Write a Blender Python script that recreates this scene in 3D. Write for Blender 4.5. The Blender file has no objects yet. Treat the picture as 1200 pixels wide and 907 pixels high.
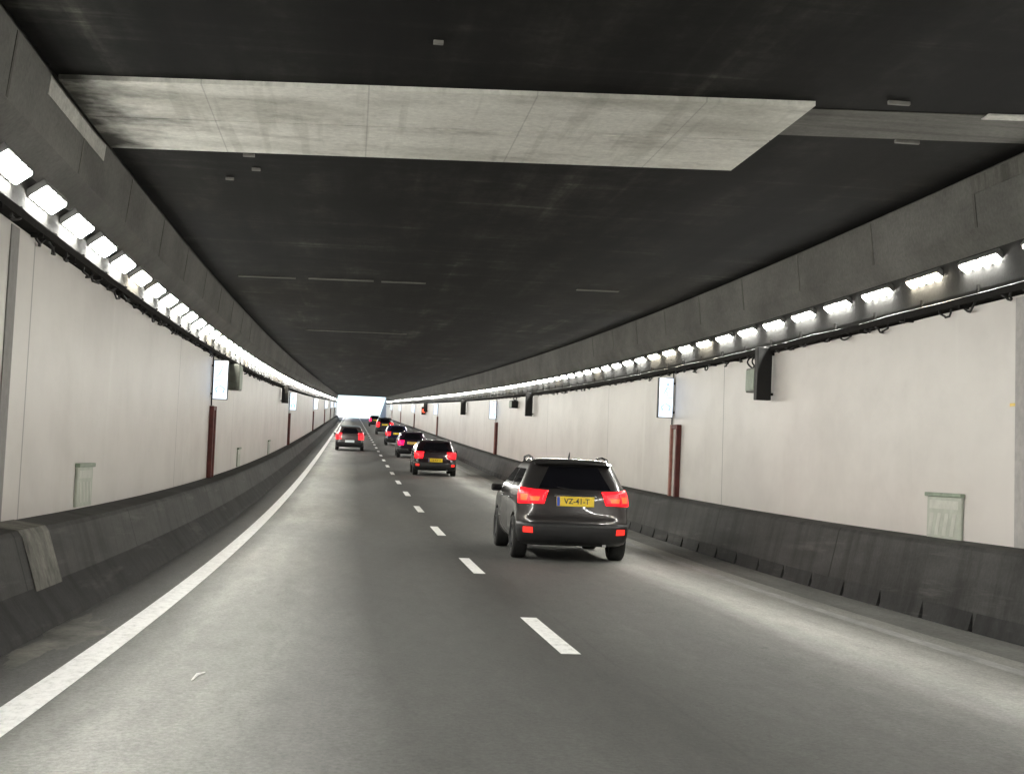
import bpy, bmesh, math, random
import numpy as np
from mathutils import Matrix, Vector
S = bpy.context.scene
C = S.collection
R = math.radians
random.seed(7)

# ---------------------------------------------------------------- camera
CAM_H = 1.243
YAW, PITCH, ROLL = 0.107564, 0.086144, 0.036973
cd = bpy.data.cameras.new('camera'); cam = bpy.data.objects.new('camera', cd); C.objects.link(cam)
cd.sensor_width = 36.0; cd.lens = 36.0 * 1730 / 1200; cd.clip_start = 0.05; cd.clip_end = 9000
_r = Vector((math.cos(YAW), -math.sin(YAW), 0)); _f0 = Vector((math.sin(YAW), math.cos(YAW), 0)); _z = Vector((0, 0, 1))
_f = _f0 * math.cos(PITCH) + _z * math.sin(PITCH); _u = -_f0 * math.sin(PITCH) + _z * math.cos(PITCH)
_r2 = _r * math.cos(ROLL) + _u * math.sin(ROLL); _u2 = -_r * math.sin(ROLL) + _u * math.cos(ROLL)
M3 = Matrix((_r2, _u2, -_f)).transposed()
cam.matrix_world = Matrix.Translation((0, 0, CAM_H)) @ M3.to_4x4()
S.camera = cam

# ---------------------------------------------------------------- world, sun, exposure
SUN_EL, SUN_ROT = R(42), R(115)
w = bpy.data.worlds.new('World'); S.world = w; w.use_nodes = True
nt = w.node_tree; bg = nt.nodes['Background']; bg.inputs[1].default_value = 0.07
sky = nt.nodes.new('ShaderNodeTexSky'); sky.sky_type = 'NISHITA'; sky.sun_disc = False
sky.sun_elevation = SUN_EL; sky.sun_rotation = SUN_ROT; sky.air_density = 1.0; sky.dust_density = 0.3; sky.ozone_density = 3.0
nt.links.new(sky.outputs[0], bg.inputs[0])
sl = bpy.data.lights.new('sun', 'SUN'); sl.energy = 3.0; sl.angle = R(0.5); sl.color = (1, .95, .88)
so = bpy.data.objects.new('sun', sl); C.objects.link(so)
sd = Vector((math.sin(SUN_ROT) * math.cos(SUN_EL), math.cos(SUN_ROT) * math.cos(SUN_EL), math.sin(SUN_EL)))
so.rotation_euler = sd.to_track_quat('Z', 'Y').to_euler(); so.location = (60, 250, 120)
LAMP = 54.0
S.view_settings.view_transform = 'Standard'; S.view_settings.look = 'None'
S.view_settings.exposure = 2.0; S.view_settings.gamma = 1.0; S.view_settings.use_curve_mapping = False
S.cycles.use_denoising = True
S.cycles.max_bounces = 8; S.cycles.diffuse_bounces = 5; S.cycles.glossy_bounces = 4
S.cycles.sample_clamp_indirect = 6.0
S.cycles.caustics_reflective = False; S.cycles.caustics_refractive = False

# ---------------------------------------------------------------- road profile (dips under, climbs to the exit)
SL, LAM = 0.069383, 23.9502
Y_EXIT = 291.0; Y_BACK = -40.0; Y_FLAT0, Y_FLAT1 = 345.0, 395.0
def _zr(y):
    if y <= 0: return SL * y * y / (2 * LAM) if y > -8 else SL * 64 / (2 * LAM)
    return SL * (y - LAM * (1 - math.exp(-y / LAM)))
def zr(y):
    if y <= Y_FLAT0: return _zr(y)
    a = min(y, Y_FLAT1) - Y_FLAT0
    s = _zr(Y_FLAT0 + .5) - _zr(Y_FLAT0 - .5)
    return _zr(Y_FLAT0) + s * (a - a * a / (2 * (Y_FLAT1 - Y_FLAT0)))
def slope(y): return (zr(y + .25) - zr(y - .25)) / .5
Z_LAND = zr(Y_FLAT1) - .02

# ---------------------------------------------------------------- helpers
def tag(o, label=None, cat=None, group=None, kind=None):
    for k, v in (('label', label), ('category', cat), ('group', group), ('kind', kind)):
        if v: o[k] = v
    return o
def obj(name, bm, mat, parent=None, smooth=False, recalc=True):
    if recalc: bmesh.ops.recalc_face_normals(bm, faces=bm.faces)
    me = bpy.data.meshes.new(name); bm.to_mesh(me); bm.free()
    for m in (mat if isinstance(mat, (list, tuple)) else [mat]): me.materials.append(m)
    if smooth:
        for p in me.polygons: p.use_smooth = True
    o = bpy.data.objects.new(name, me); C.objects.link(o)
    if parent: o.parent = parent
    return o
def empty(name, loc=(0, 0, 0), pitch=0, rz=0):
    o = bpy.data.objects.new(name, None); C.objects.link(o); o.location = loc
    o.rotation_euler = (pitch, 0, rz); o.empty_display_size = .2
    return o
def bm_box(bm, x0, x1, y0, y1, z0, z1, mi=0, bev=0.0):
    v = [bm.verts.new(p) for p in ((x0,y0,z0),(x1,y0,z0),(x1,y1,z0),(x0,y1,z0),(x0,y0,z1),(x1,y0,z1),(x1,y1,z1),(x0,y1,z1))]
    fs = [bm.faces.new([v[i] for i in q]) for q in ((0,3,2,1),(4,5,6,7),(0,1,5,4),(1,2,6,5),(2,3,7,6),(3,0,4,7))]
    for f in fs: f.material_index = mi
    if bev:
        es = list({e for f in fs for e in f.edges})
        r = bmesh.ops.bevel(bm, geom=es, offset=bev, segments=2, affect='EDGES', profile=.5)
        for f in r['faces']: f.material_index = mi
def bm_tube(bm, pts, r, n=8, cap=True):
    pts = [Vector(p) for p in pts]; rings = []
    for i, p in enumerate(pts):
        t = (pts[min(i + 1, len(pts) - 1)] - pts[max(i - 1, 0)]).normalized()
        a = t.cross(Vector((0, 0, 1)) if abs(t.z) < .9 else Vector((1, 0, 0))).normalized(); b = t.cross(a)
        rr = r[i] if isinstance(r, (list, tuple)) else r
        rings.append([bm.verts.new(p + (a * math.cos(k * 2 * math.pi / n) + b * math.sin(k * 2 * math.pi / n)) * rr) for k in range(n)])
    for A, B in zip(rings, rings[1:]):
        for k in range(n): bm.faces.new((A[k], A[(k + 1) % n], B[(k + 1) % n], B[k]))
    if cap:
        bm.faces.new(rings[0]); bm.faces.new(rings[-1])
def sample(y0, y1, step=2.0):
    n = max(1, int(math.ceil((y1 - y0) / step))); return [y0 + (y1 - y0) * i / n for i in range(n + 1)]
def sweep(bm, prof, ys, closed=False, cap=False, skew=0.0, zf=zr):
    rows = []
    for y in ys:
        rows.append([bm.verts.new((x, y + skew * x, zf(y + skew * x) + z)) for x, z in prof])
    n = len(prof)
    for A, B in zip(rows, rows[1:]):
        for k in range(n if closed else n - 1):
            bm.faces.new((A[k], A[(k + 1) % n], B[(k + 1) % n], B[k]))
    if cap and closed:
        bm.faces.new(rows[0]); bm.faces.new(rows[-1])

# ---------------------------------------------------------------- materials
def new_mat(name):
    m = bpy.data.materials.new(name); m.use_nodes = True
    return m, m.node_tree, m.node_tree.nodes['Principled BSDF']
def N(nt, t, **kw):
    n = nt.nodes.new(t)
    for k, v in kw.items():
        if hasattr(n, k): setattr(n, k, v)
        else: n.inputs[k.replace('_', ' ')].default_value = v
    return n
def noise(nt, scale3, scale=1.0, detail=5, rough=.6, loc=(0, 0, 0)):
    tc = nt.nodes.new('ShaderNodeTexCoord'); mp = nt.nodes.new('ShaderNodeMapping')
    mp.inputs['Scale'].default_value = scale3; mp.inputs['Location'].default_value = loc
    nt.links.new(tc.outputs['Object'], mp.inputs[0])
    n = nt.nodes.new('ShaderNodeTexNoise'); n.inputs['Scale'].default_value = scale
    n.inputs['Detail'].default_value = detail; n.inputs['Roughness'].default_value = rough
    nt.links.new(mp.outputs[0], n.inputs[0]); return n.outputs['Fac']
def ramp(nt, src, stops):
    r = nt.nodes.new('ShaderNodeValToRGB'); e = r.color_ramp.elements
    while len(e) < len(stops): e.new(.5)
    for k, (p, c) in zip(e, stops):
        k.position = p; k.color = (*c, 1) if len(c) == 3 else c
    nt.links.new(src, r.inputs[0]); return r.outputs[0]
def mixc(nt, fac, a, b, mode='MIX'):
    m = nt.nodes.new('ShaderNodeMix'); m.data_type = 'RGBA'; m.blend_type = mode
    for s, v in ((m.inputs[0], fac), (m.inputs[6], a), (m.inputs[7], b)):
        if hasattr(v, 'links'): nt.links.new(v, s)
        elif isinstance(v, (int, float)): s.default_value = v
        else: s.default_value = (*v, 1)
    return m.outputs[2]
def math_n(nt, op, a, b=None, c=None):
    m = nt.nodes.new('ShaderNodeMath'); m.operation = op
    for s, v in zip(m.inputs, (a, b, c)):
        if v is None: continue
        if hasattr(v, 'links'): nt.links.new(v, s)
        else: s.default_value = v
    return m.outputs[0]
def bump(nt, bsdf, src, strength, dist):
    b = nt.nodes.new('ShaderNodeBump'); b.inputs['Strength'].default_value = strength; b.inputs['Distance'].default_value = dist
    nt.links.new(src, b.inputs['Height']); nt.links.new(b.outputs[0], bsdf.inputs['Normal'])
def axis(nt, k):
    tc = nt.nodes.new('ShaderNodeTexCoord'); s = nt.nodes.new('ShaderNodeSeparateXYZ')
    nt.links.new(tc.outputs['Object'], s.inputs[0]); return s.outputs[k]
def simple(name, col, rough=.5, metal=0.0, coat=0.0, spec=None, var=.25, vs=8.0):
    m, t, b = new_mat(name)
    n = noise(t, (vs, vs, vs), 1, 4)
    lo = tuple(c * (1 - var) for c in col); hi = tuple(min(1, c * (1 + var)) for c in col)
    t.links.new(ramp(t, n, [(.3, lo), (.7, hi)]), b.inputs['Base Color'])
    b.inputs['Roughness'].default_value = rough; b.inputs['Metallic'].default_value = metal; b.inputs['Coat Weight'].default_value = coat
    if spec is not None: b.inputs['Specular IOR Level'].default_value = spec
    return m
def emit(name, col, strength, base=(.8, .8, .8)):
    m, t, b = new_mat(name)
    b.inputs['Base Color'].default_value = (*base, 1); b.inputs['Emission Color'].default_value = (*col, 1)
    b.inputs['Emission Strength'].default_value = strength; b.inputs['Roughness'].default_value = .3
    return m

# asphalt: margins paled to paint in lamp light, dark oily lane centres, fine grain
m, t, b = new_mat('asphalt'); ASPHALT = m
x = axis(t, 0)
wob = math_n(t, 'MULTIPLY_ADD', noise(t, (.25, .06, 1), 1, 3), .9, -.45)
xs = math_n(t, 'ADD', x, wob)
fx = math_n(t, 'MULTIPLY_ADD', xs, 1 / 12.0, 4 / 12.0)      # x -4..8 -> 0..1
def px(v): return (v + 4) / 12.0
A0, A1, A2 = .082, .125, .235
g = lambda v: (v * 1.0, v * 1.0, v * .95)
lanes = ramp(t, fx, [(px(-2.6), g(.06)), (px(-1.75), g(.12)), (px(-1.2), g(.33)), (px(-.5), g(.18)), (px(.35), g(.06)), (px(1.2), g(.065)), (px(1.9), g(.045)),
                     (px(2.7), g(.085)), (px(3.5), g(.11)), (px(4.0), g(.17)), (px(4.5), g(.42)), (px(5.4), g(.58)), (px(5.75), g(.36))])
gr = noise(t, (34, 22, 34), 1, 5, .85); blot = noise(t, (.9, .12, 1), 1, 5)
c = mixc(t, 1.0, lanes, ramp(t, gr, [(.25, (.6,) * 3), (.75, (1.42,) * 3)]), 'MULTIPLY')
c = mixc(t, 1.0, c, ramp(t, blot, [(.3, (.74,) * 3), (.7, (1.25,) * 3)]), 'MULTIPLY')
c = mixc(t, 1.0, c, ramp(t, noise(t, (7, 1.6, 1), 1, 6, .7, (2, 5, 0)), [(.3, (.88,) * 3), (.7, (1.12,) * 3)]), 'MULTIPLY')
sp2 = ramp(t, noise(t, (3.2, 2.0, 1), 1, 4, .6, (9, 2, 0)), [(.70, (0,) * 3), (.76, (1,) * 3)])
c = mixc(t, math_n(t, 'MULTIPLY', sp2, .45), c, (.03, .03, .029))
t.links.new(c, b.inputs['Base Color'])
t.links.new(ramp(t, blot, [(.3, (.62,) * 3), (.7, (.8,) * 3)]), b.inputs['Roughness'])
b.inputs['Specular IOR Level'].default_value = .25
seam = math_n(t, 'LESS_THAN', math_n(t, 'ABSOLUTE', math_n(t, 'ADD', math_n(t, 'ADD', x, -2.06), math_n(t, 'MULTIPLY_ADD', noise(t, (2, 2, 2), 1, 4), .08, -.04))), .012)
c = mixc(t, math_n(t, 'MULTIPLY', seam, .18), c, (.02, .02, .02)); t.links.new(c, b.inputs['Base Color'])
bump(t, b, gr, .6, .012)

# road paint, worn
m, t, b = new_mat('road_paint'); PAINT = m
n1 = noise(t, (16, 7, 1), 1, 8, .8)
t.links.new(ramp(t, n1, [(.30, (.22, .22, .21)), (.40, (.62, .62, .61)), (.55, (.78, .78, .77))]), b.inputs['Base Color']); b.inputs['Roughness'].default_value = .55
m, t, b = new_mat('dirty_road_paint'); PAINT_DIRTY = m
n1 = noise(t, (9, 2, 1), 1, 6, .75)
t.links.new(ramp(t, n1, [(.35, (.45, .45, .445)), (.65, (.74, .74, .73))]), b.inputs['Base Color']); b.inputs['Roughness'].default_value = .6

# wall cladding: pale pinkish grey sheets, joints every 12 m, runs of dirt
m, t, b = new_mat('wall_cladding'); CLAD = m
y = axis(t, 1); z = axis(t, 2)
run = noise(t, (1, .9, .14), 1, 7, .6); cloud = noise(t, (.35, .35, .5), 1, 4)
col = ramp(t, cloud, [(.3, (.64, .602, .575)), (.5, (.72, .685, .655)), (.7, (.75, .715, .685))])
col = mixc(t, 1.0, col, ramp(t, run, [(.25, (.93, .93, .91)), (.42, (.99, .99, .985)), (.6, (1.0, 1, 1)), (.78, (1.03, 1.03, 1.02))]), 'MULTIPLY')
ym = math_n(t, 'PINGPONG', math_n(t, 'ADD', y, -2.0), 6.0)   # 0 at y = 2 + 12k
jt = math_n(t, 'LESS_THAN', ym, .022)
col = mixc(t, math_n(t, 'MULTIPLY', jt, .6), col, (.12, .11, .10))
sp_ = noise(t, (3.0, 3.0, 3.0), 1, 8, .7); lowz = ramp(t, noise(t, (.5, .3, .6), 1, 5, .7, (3, 7, 1)), [(.45, (0,) * 3), (.7, (1,) * 3)])
col = mixc(t, math_n(t, 'MULTIPLY', math_n(t, 'MULTIPLY', lowz, sp_), .34), col, (.34, .32, .29))
wh = ramp(t, noise(t, (1, 1.3, .22), 1, 5, .5, (0, 2, 4)), [(.66, (0,) * 3), (.72, (1,) * 3)])
col = mixc(t, math_n(t, 'MULTIPLY', wh, .35), col, (.80, .78, .74))
t.links.new(col, b.inputs['Base Color']); b.inputs['Roughness'].default_value = .42
bump(t, b, run, .12, .02)

def concrete(name, c0, c1, rough=.75, sc=(1.5, .5, 1.5), marks=False, scuff=0, joint=0):
    m, t, b = new_mat(name)
    n1 = noise(t, sc, 1, 7, .65); n2 = noise(t, (22, 22, 22), 1, 4, .7)
    col = ramp(t, n1, [(.28, c0), (.72, c1)])
    col = mixc(t, 1.0, col, ramp(t, n2, [(.3, (.8,) * 3), (.7, (1.15,) * 3)]), 'MULTIPLY')
    if marks:
        n3 = noise(t, (.35, 6, 1), 1, 4, .55)
        col = mixc(t, 1.0, col, ramp(t, n3, [(.38, (.72, .72, .7)), (.5, (1, 1, 1))]), 'MULTIPLY')
    if scuff:
        n4 = noise(t, (2, .35, 5), 1, 8, .72, (4, 1, 2)); sc_ = ramp(t, n4, [(.56, (0,) * 3), (.68, (1,) * 3)])
        col = mixc(t, math_n(t, 'MULTIPLY', sc_, scuff), col, (.16, .155, .145))
        n5 = noise(t, (1, 3.0, .35), 1, 5, .6, (0, 4, 0))
        col = mixc(t, 1.0, col, ramp(t, n5, [(.35, (.55,) * 3), (.55, (1,) * 3)]), 'MULTIPLY')
    if joint:
        jn = math_n(t, 'LESS_THAN', math_n(t, 'PINGPONG', axis(t, 1), joint), .02)
        col = mixc(t, math_n(t, 'MULTIPLY', jn, .85), col, (.006, .006, .006))
    t.links.new(col, b.inputs['Base Color']); b.inputs['Roughness'].default_value = rough; b.inputs['Specular IOR Level'].default_value = .25
    bump(t, b, n2, .25, .01); return m
m, t, b = new_mat('sooty_ceiling'); CEIL = m
st = noise(t, (1.3, .035, 1), 1, 6, .62); mo = noise(t, (1.1, .5, 1), 1, 7, .68, (5, 3, 0)); fi = noise(t, (9, 9, 9), 1, 4, .7); ac = noise(t, (.3, 3.2, 1), 1, 5, .6, (1, 8, 0))
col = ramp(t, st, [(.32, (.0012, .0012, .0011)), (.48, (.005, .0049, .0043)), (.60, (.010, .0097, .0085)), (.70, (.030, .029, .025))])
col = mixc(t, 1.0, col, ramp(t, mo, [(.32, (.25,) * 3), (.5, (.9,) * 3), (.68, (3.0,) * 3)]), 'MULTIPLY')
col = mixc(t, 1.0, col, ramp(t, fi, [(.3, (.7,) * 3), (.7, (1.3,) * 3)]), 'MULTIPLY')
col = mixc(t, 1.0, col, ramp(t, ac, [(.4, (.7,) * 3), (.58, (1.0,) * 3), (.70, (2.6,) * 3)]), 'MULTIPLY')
t.links.new(col, b.inputs['Base Color']); b.inputs['Roughness'].default_value = .85; b.inputs['Specular IOR Level'].default_value = .12
bump(t, b, mo, .3, .02)
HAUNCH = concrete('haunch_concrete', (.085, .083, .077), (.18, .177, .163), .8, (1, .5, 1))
m, t, b = new_mat('bare_concrete'); BARE = m
bl_ = noise(t, (.8, 1.7, 1), 1, 8, .68); fi = noise(t, (14, 14, 14), 1, 5, .75); big = noise(t, (.45, .9, 1), 1, 3, .5, (2, 9, 0)); bd = noise(t, (5.5, .25, 1), 1, 3, .5)
col = ramp(t, bl_, [(.28, (.40, .39, .35)), (.45, (.66, .65, .60)), (.62, (.74, .735, .68)), (.75, (.84, .835, .78))])
col = mixc(t, 1.0, col, ramp(t, big, [(.35, (.74, .74, .72)), (.5, (1, 1, 1))]), 'MULTIPLY')
col = mixc(t, 1.0, col, ramp(t, fi, [(.3, (.82,) * 3), (.7, (1.12,) * 3)]), 'MULTIPLY')
col = mixc(t, 1.0, col, ramp(t, bd, [(.36, (.86, .86, .85)), (.44, (1, 1, 1))]), 'MULTIPLY')
xx = axis(t, 0); ed = math_n(t, 'ADD', xx, math_n(t, 'MULTIPLY_ADD', noise(t, (1.8, 1.8, 1.8), 1, 6, .6, (3, 3, 3)), 2.2, -1.1))
jn = math_n(t, 'LESS_THAN', math_n(t, 'PINGPONG', math_n(t, 'ADD', xx, -.02), .75), .007)
col = mixc(t, math_n(t, 'MULTIPLY', jn, .28), col, (.10, .095, .085))
soot = ramp(t, math_n(t, 'MULTIPLY_ADD', ed, .5, 1.5), [(.10, (.12, .12, .115)), (.52, (1, 1, 1))])   # soot creeping in from the haunch end
col = mixc(t, 1.0, col, soot, 'MULTIPLY')
t.links.new(col, b.inputs['Base Color']); b.inputs['Roughness'].default_value = .85; b.inputs['Specular IOR Level'].default_value = .2
bump(t, b, fi, .5, .012)
BAND = concrete('pale_band_concrete', (.34, .335, .31), (.62, .61, .57), .8, (3, 2.2, 3))
HAUNCH_LOW = concrete('darkened_haunch_foot', (.018, .0178, .017), (.042, .041, .038), .85, (1, .5, 1))  # shade painted into the concrete behind the lamps to hide their spill
BARE_DULL = concrete('dull_bare_concrete', (.08, .078, .07), (.16, .155, .14), .8, (.7, 1.6, 1), True)
SOOT = concrete('sooty_barrier', (.028, .0278, .027), (.075, .074, .072), .7, (1, .35, 2.5), False, .35, 3.1)
SOOT_DARK = concrete('sooty_barrier_toe', (.022, .022, .0225), (.05, .05, .05), .75, (1, .6, 2), False, .3)
BAR_PALE = concrete('pale_barrier_concrete', (.06, .058, .053), (.30, .29, .26), .8, (2.2, 3.5, 2.2))
PALE_GUTTER = concrete('pale_gutter_patch', (.07, .07, .066), (.24, .235, .21), .85, (3, 1.6, 1))
KERB = concrete('dusty_gutter', (.20, .20, .19), (.36, .36, .345), .75, (2, .4, 1))
LANDC = simple('grassland', (.05, .08, .025), .9, var=.5, vs=.08)
PORTAL = concrete('portal_concrete', (.32, .31, .29), (.45, .44, .42), .8)
TRAY = simple('tray_steel', (.022, .021, .02), .9, 0, 0, .1)
CABLE = simple('black_cable', (.015, .015, .015), .5)
HOUSING = simple('lamp_housing', (.14, .14, .135), .5, .4)
LENS = emit('lamp_lens', (.98, .97, .90), LAMP)
SIGN_LIT = emit('sign_panel', (.72, .84, 1.0), .34)
SIGN_BLUE = emit('sign_symbol', (.52, .68, 1.0), .30, (.1, .2, .6))
SIGN_GREEN = emit('sign_green_symbol', (.08, .65, .50), .25, (.05, .4, .25))
GREYBOX = simple('grey_enclosure', (.12, .128, .11), .5)
BLACKBOX = simple('black_sheet_metal', (.006, .006, .006), .6)
REDPAINT = simple('red_post_paint', (.12, .028, .024), .6, var=.4, vs=5)
REDFADED = simple('faded_red_post_paint', (.34, .14, .11), .55, var=.3, vs=5)
DOORM = simple('cabinet_door', (.55, .52, .48), .45, var=.08)
GREENPALE = simple('faded_green_panel', (.50, .53, .46), .5, var=.12, vs=6)
GREENDARK = simple('dark_green_panel', (.26, .32, .24), .5, var=.2)
WHITEPALE = simple('faded_white_symbol', (.60, .61, .55), .5, var=.1)
TYRE = simple('tyre_rubber', (.012, .012, .012), .8)
RIM = simple('rim_alloy', (.30, .30, .31), .3, .9, var=.05)
GLASS = simple('dark_tinted_glass', (.006, .006, .008), .05, 0, 0, .6, var=.1)
TRIM = simple('black_plastic_trim', (.014, .014, .015), .45)
CHROME = simple('chrome_trim', (.6, .6, .62), .15, 1.0, var=.03)
PLATE_Y = simple('yellow_plate', (.80, .56, .02), .35, var=.04)
PLATE_T = simple('dull_yellow_plate', (.62, .42, .10), .4, var=.04)
PLATE_W = simple('pale_plate', (.62, .68, .70), .4, var=.04)
PLATE_B = simple('plate_blue_band', (.02, .08, .45), .4, var=.05)
INK = simple('black_ink', (.02, .02, .02), .5)
RED_L = emit('lit_tail_lamp', (1.0, .006, .010), 1.1, (.22, .003, .004))
PINK_L = emit('lit_pinkish_tail_lamp', (1.0, .0, .05), 1.1, (.25, .003, .02))
SEG_L = emit('lit_tail_lamp_segment', (1.0, .04, .01), 1.3, (.5, .05, .02))
RED_R = emit('reflex_reflector', (1.0, .03, .02), .38, (.55, .02, .015))
WHITE_P = simple('white_paint', (.75, .75, .73), .5)
FITT = simple('dull_fitting', (.16, .155, .14), .7)
GALV = simple('galvanised_steel', (.42, .43, .44), .45, .7)

# ---------------------------------------------------------------- ground, road, markings
bm = bmesh.new()
xa, xb = -3.9, 7.5
ys = [-3000, Y_EXIT, Y_FLAT1, 5000]; xss = [-4000, xa, xb, 4000]
gv = {(i, j): bm.verts.new((xss[i], ys[j], Z_LAND)) for i in range(4) for j in range(4)}
for i in range(3):
    for j in range(3):
        if (i, j) != (1, 1): bm.faces.new((gv[i, j], gv[i + 1, j], gv[i + 1, j + 1], gv[i, j + 1]))
tag(obj('ground', bm, LANDC), kind='structure')
YS = sample(Y_BACK, Y_FLAT1 + 5, 2.0) + [600, 1200]
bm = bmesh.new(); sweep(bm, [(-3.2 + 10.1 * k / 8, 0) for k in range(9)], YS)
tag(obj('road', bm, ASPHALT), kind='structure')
bm = bmesh.new(); sweep(bm, [(-1.83, .004), (-1.62, .004)], sample(Y_BACK, Y_FLAT1, 2))
tag(obj('edge_line', bm, PAINT), kind='structure')
bm = bmesh.new(); sweep(bm, [(5.21, .004), (5.37, .004)], sample(Y_BACK, Y_FLAT1, 2))
tag(obj('edge_line', bm, PAINT_DIRTY), kind='structure')
bm = bmesh.new()
for k in range(-4, 46):
    yc = 13.017 + 8.21 * k
    sweep(bm, [(1.72, .004), (1.88, .004)], sample(yc - 1.4, yc + 1.4, .7))
tag(obj('lane_dashes', bm, PAINT), kind='structure')
bm = bmesh.new(); sweep(bm, [(5.62, .003), (6.16, .02)], sample(Y_BACK, Y_EXIT, 2))
tag(obj('gutter', bm, KERB), kind='structure')
# ragged pale patch in the gutter under the bare concrete bay
bm = bmesh.new()
vs = []
for k in range(97):
    a = k / 96 * 2 * math.pi; rr = 1 + .22 * math.sin(3 * a + 1) + .12 * math.sin(7 * a) + .1 * random.uniform(-1, 1)
    yy = 11.9 + 1.5 * rr * math.sin(a); xx = -2.13 + .20 * rr * math.cos(a)
    if k < 96: vs.append(bm.verts.new((max(xx, -2.33), yy, zr(yy) + .004)))
bm.faces.new(vs); tag(obj('pale_patch', bm, PALE_GUTTER), kind='structure')

# ---------------------------------------------------------------- tunnel: walls, ceiling, haunches
TY = sample(Y_BACK, Y_EXIT, 2.0)
XWL, XWR = -3.0, 6.66
HC = 4.82
def tunnel_wall(x, s, label):
    bm = bmesh.new(); sweep(bm, [(x, .3), (x, 3.40), (x - s * .05, 3.40), (x - s * .05, .3)], TY, True)
    o = obj('tunnel_wall', bm, CLAD); tag(o, label, 'wall'); return o
wl = tunnel_wall(XWL, 1, 'pale clad tunnel wall above the wide stepped barrier, beside the emptier lane')
wr = tunnel_wall(XWR, -1, 'pale clad tunnel wall behind the queue of cars')
# wide grey joint cover on the wall behind the queue
bm = bmesh.new(); sweep(bm, [(XWR - .012, .5), (XWR - .012, 3.38), (XWR - .001, 3.38), (XWR - .001, .5)], sample(13.86, 14.22, .5), True, True)
tag(obj('joint_cover', bm, simple('joint_grey', (.42, .40, .39), .6, var=.12, vs=12), wr), 'flat grey vertical strip')
bm = bmesh.new(); sweep(bm, [(XWR - .008, 2.28), (XWR - .008, 2.31), (XWR - .001, 2.31), (XWR - .001, 2.28)], sample(14.0, 14.35, .5), True, True)
obj('yellow_tag', bm, PLATE_Y, wr)
bm = bmesh.new(); sweep(bm, [(XWL + .012, .75), (XWL + .012, 3.38), (XWL + .001, 3.38), (XWL + .001, .75)], sample(13.0, 13.30, .5), True, True)
obj('joint_cover', bm, simple('joint_dark_grey', (.25, .24, .23), .6, var=.12, vs=12), wl)

def haunch(x0, s, xc, label):
    # concrete shoulder above the cladding that carries the lamps and meets the ceiling
    P = [(x0 - s * .16, .0), (x0 - s * .16, 3.45), (x0 - s * .13, 3.62), (x0 - s * .13, 4.02), (xc - s * .06, 4.25), (xc, HC), (xc, HC + .5), (x0 - s * .9, HC + .5), (x0 - s * .9, 0)]
    bm = bmesh.new(); sweep(bm, P, TY, True, True)
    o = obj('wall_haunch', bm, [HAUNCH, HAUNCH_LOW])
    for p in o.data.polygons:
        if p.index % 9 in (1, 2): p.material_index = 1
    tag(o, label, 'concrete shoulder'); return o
hl = haunch(XWL, 1, -2.82, 'grey concrete shoulder carrying the lamp row over the emptier lane')
hr = haunch(XWR, -1, 6.60, 'grey concrete shoulder carrying the lamp row over the queue of cars')
bm = bmesh.new(); sweep(bm, [(-2.79, HC), (6.57, HC), (6.57, HC + .45), (-2.79, HC + .45)], TY, True, True)
ceil = obj('tunnel_ceiling', bm, CEIL); tag(ceil, 'dark sooty ceiling slab of the tunnel', 'ceiling')
# bare concrete bay across the ceiling
SK = -.125
def ceil_patch(name, mat, x0, x1, y0, y1, th=.045, skew=SK):
    bm = bmesh.new(); xs = [x0 + (x1 - x0) * k / 12 for k in range(13)]
    rows = [[(xx, yy + skew * xx) for xx in xs] for yy in sample(y0, y1, 1.0)]
    V = [[bm.verts.new((xx, yy, zr(yy) + HC - th)) for xx, yy in r] for r in rows]
    T = [[bm.verts.new((xx, yy, zr(yy) + HC - .002)) for xx, yy in r] for r in rows]
    for A, B in zip(V, V[1:]):
        for k in range(12): bm.faces.new((A[k], A[k + 1], B[k + 1], B[k]))
    for a, b2 in ((0, 0), (-1, -1)):
        for k in range(12): bm.faces.new((V[a][k], V[a][k + 1], T[a][k + 1], T[a][k]))
    for A, B, U, W in zip(V, V[1:], T, T[1:]):
        bm.faces.new((A[0], B[0], W[0], U[0])); bm.faces.new((A[-1], B[-1], W[-1], U[-1]))
    return obj(name, bm, mat, ceil)
o = ceil_patch('concrete_bay', BARE, -2.76, 3.98, 13.03, 14.45); tag(o, 'bare pale concrete bay, the half nearer the camera')
o = ceil_patch('concrete_bay', BARE, -2.76, 3.98, 14.49, 15.97); tag(o, 'bare pale concrete bay, the half farther in')
o = ceil_patch('concrete_bay', BARE_DULL, 4.0, 6.5, 13.3, 14.35, .008)
for y0, x0, x1 in ((28.3, -2.3, -1.2), (28.25, -.95, .3), (28.3, .45, 1.3), (28.35, 4.2, 5.0), (43.5, -1.5, 1.5), (13.25, 5.6, 6.5)):
    ceil_patch('joint_strip', BAND if x0 > 5 else BARE_DULL, x0, x1, y0, y0 + .16, .02)
# small pale fittings in the slab
for x_, y_, l_ in ((-1.2, 15.9, .10), (-1.27, 16.4, .13), (-1.24, 17.2, .1), (-1.6, 17.9, .1), (4.68, 12.35, .2), (5.3, 13.75, .25), (.55, 11.5, .08)):
    bm = bmesh.new(); bm_box(bm, x_ - l_ / 2, x_ + l_ / 2, y_ - .02, y_ + .02, zr(y_) + HC - .035, zr(y_) + HC - .002, 0, .004)
    obj('anchor_plate', bm, FITT, ceil)
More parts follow.
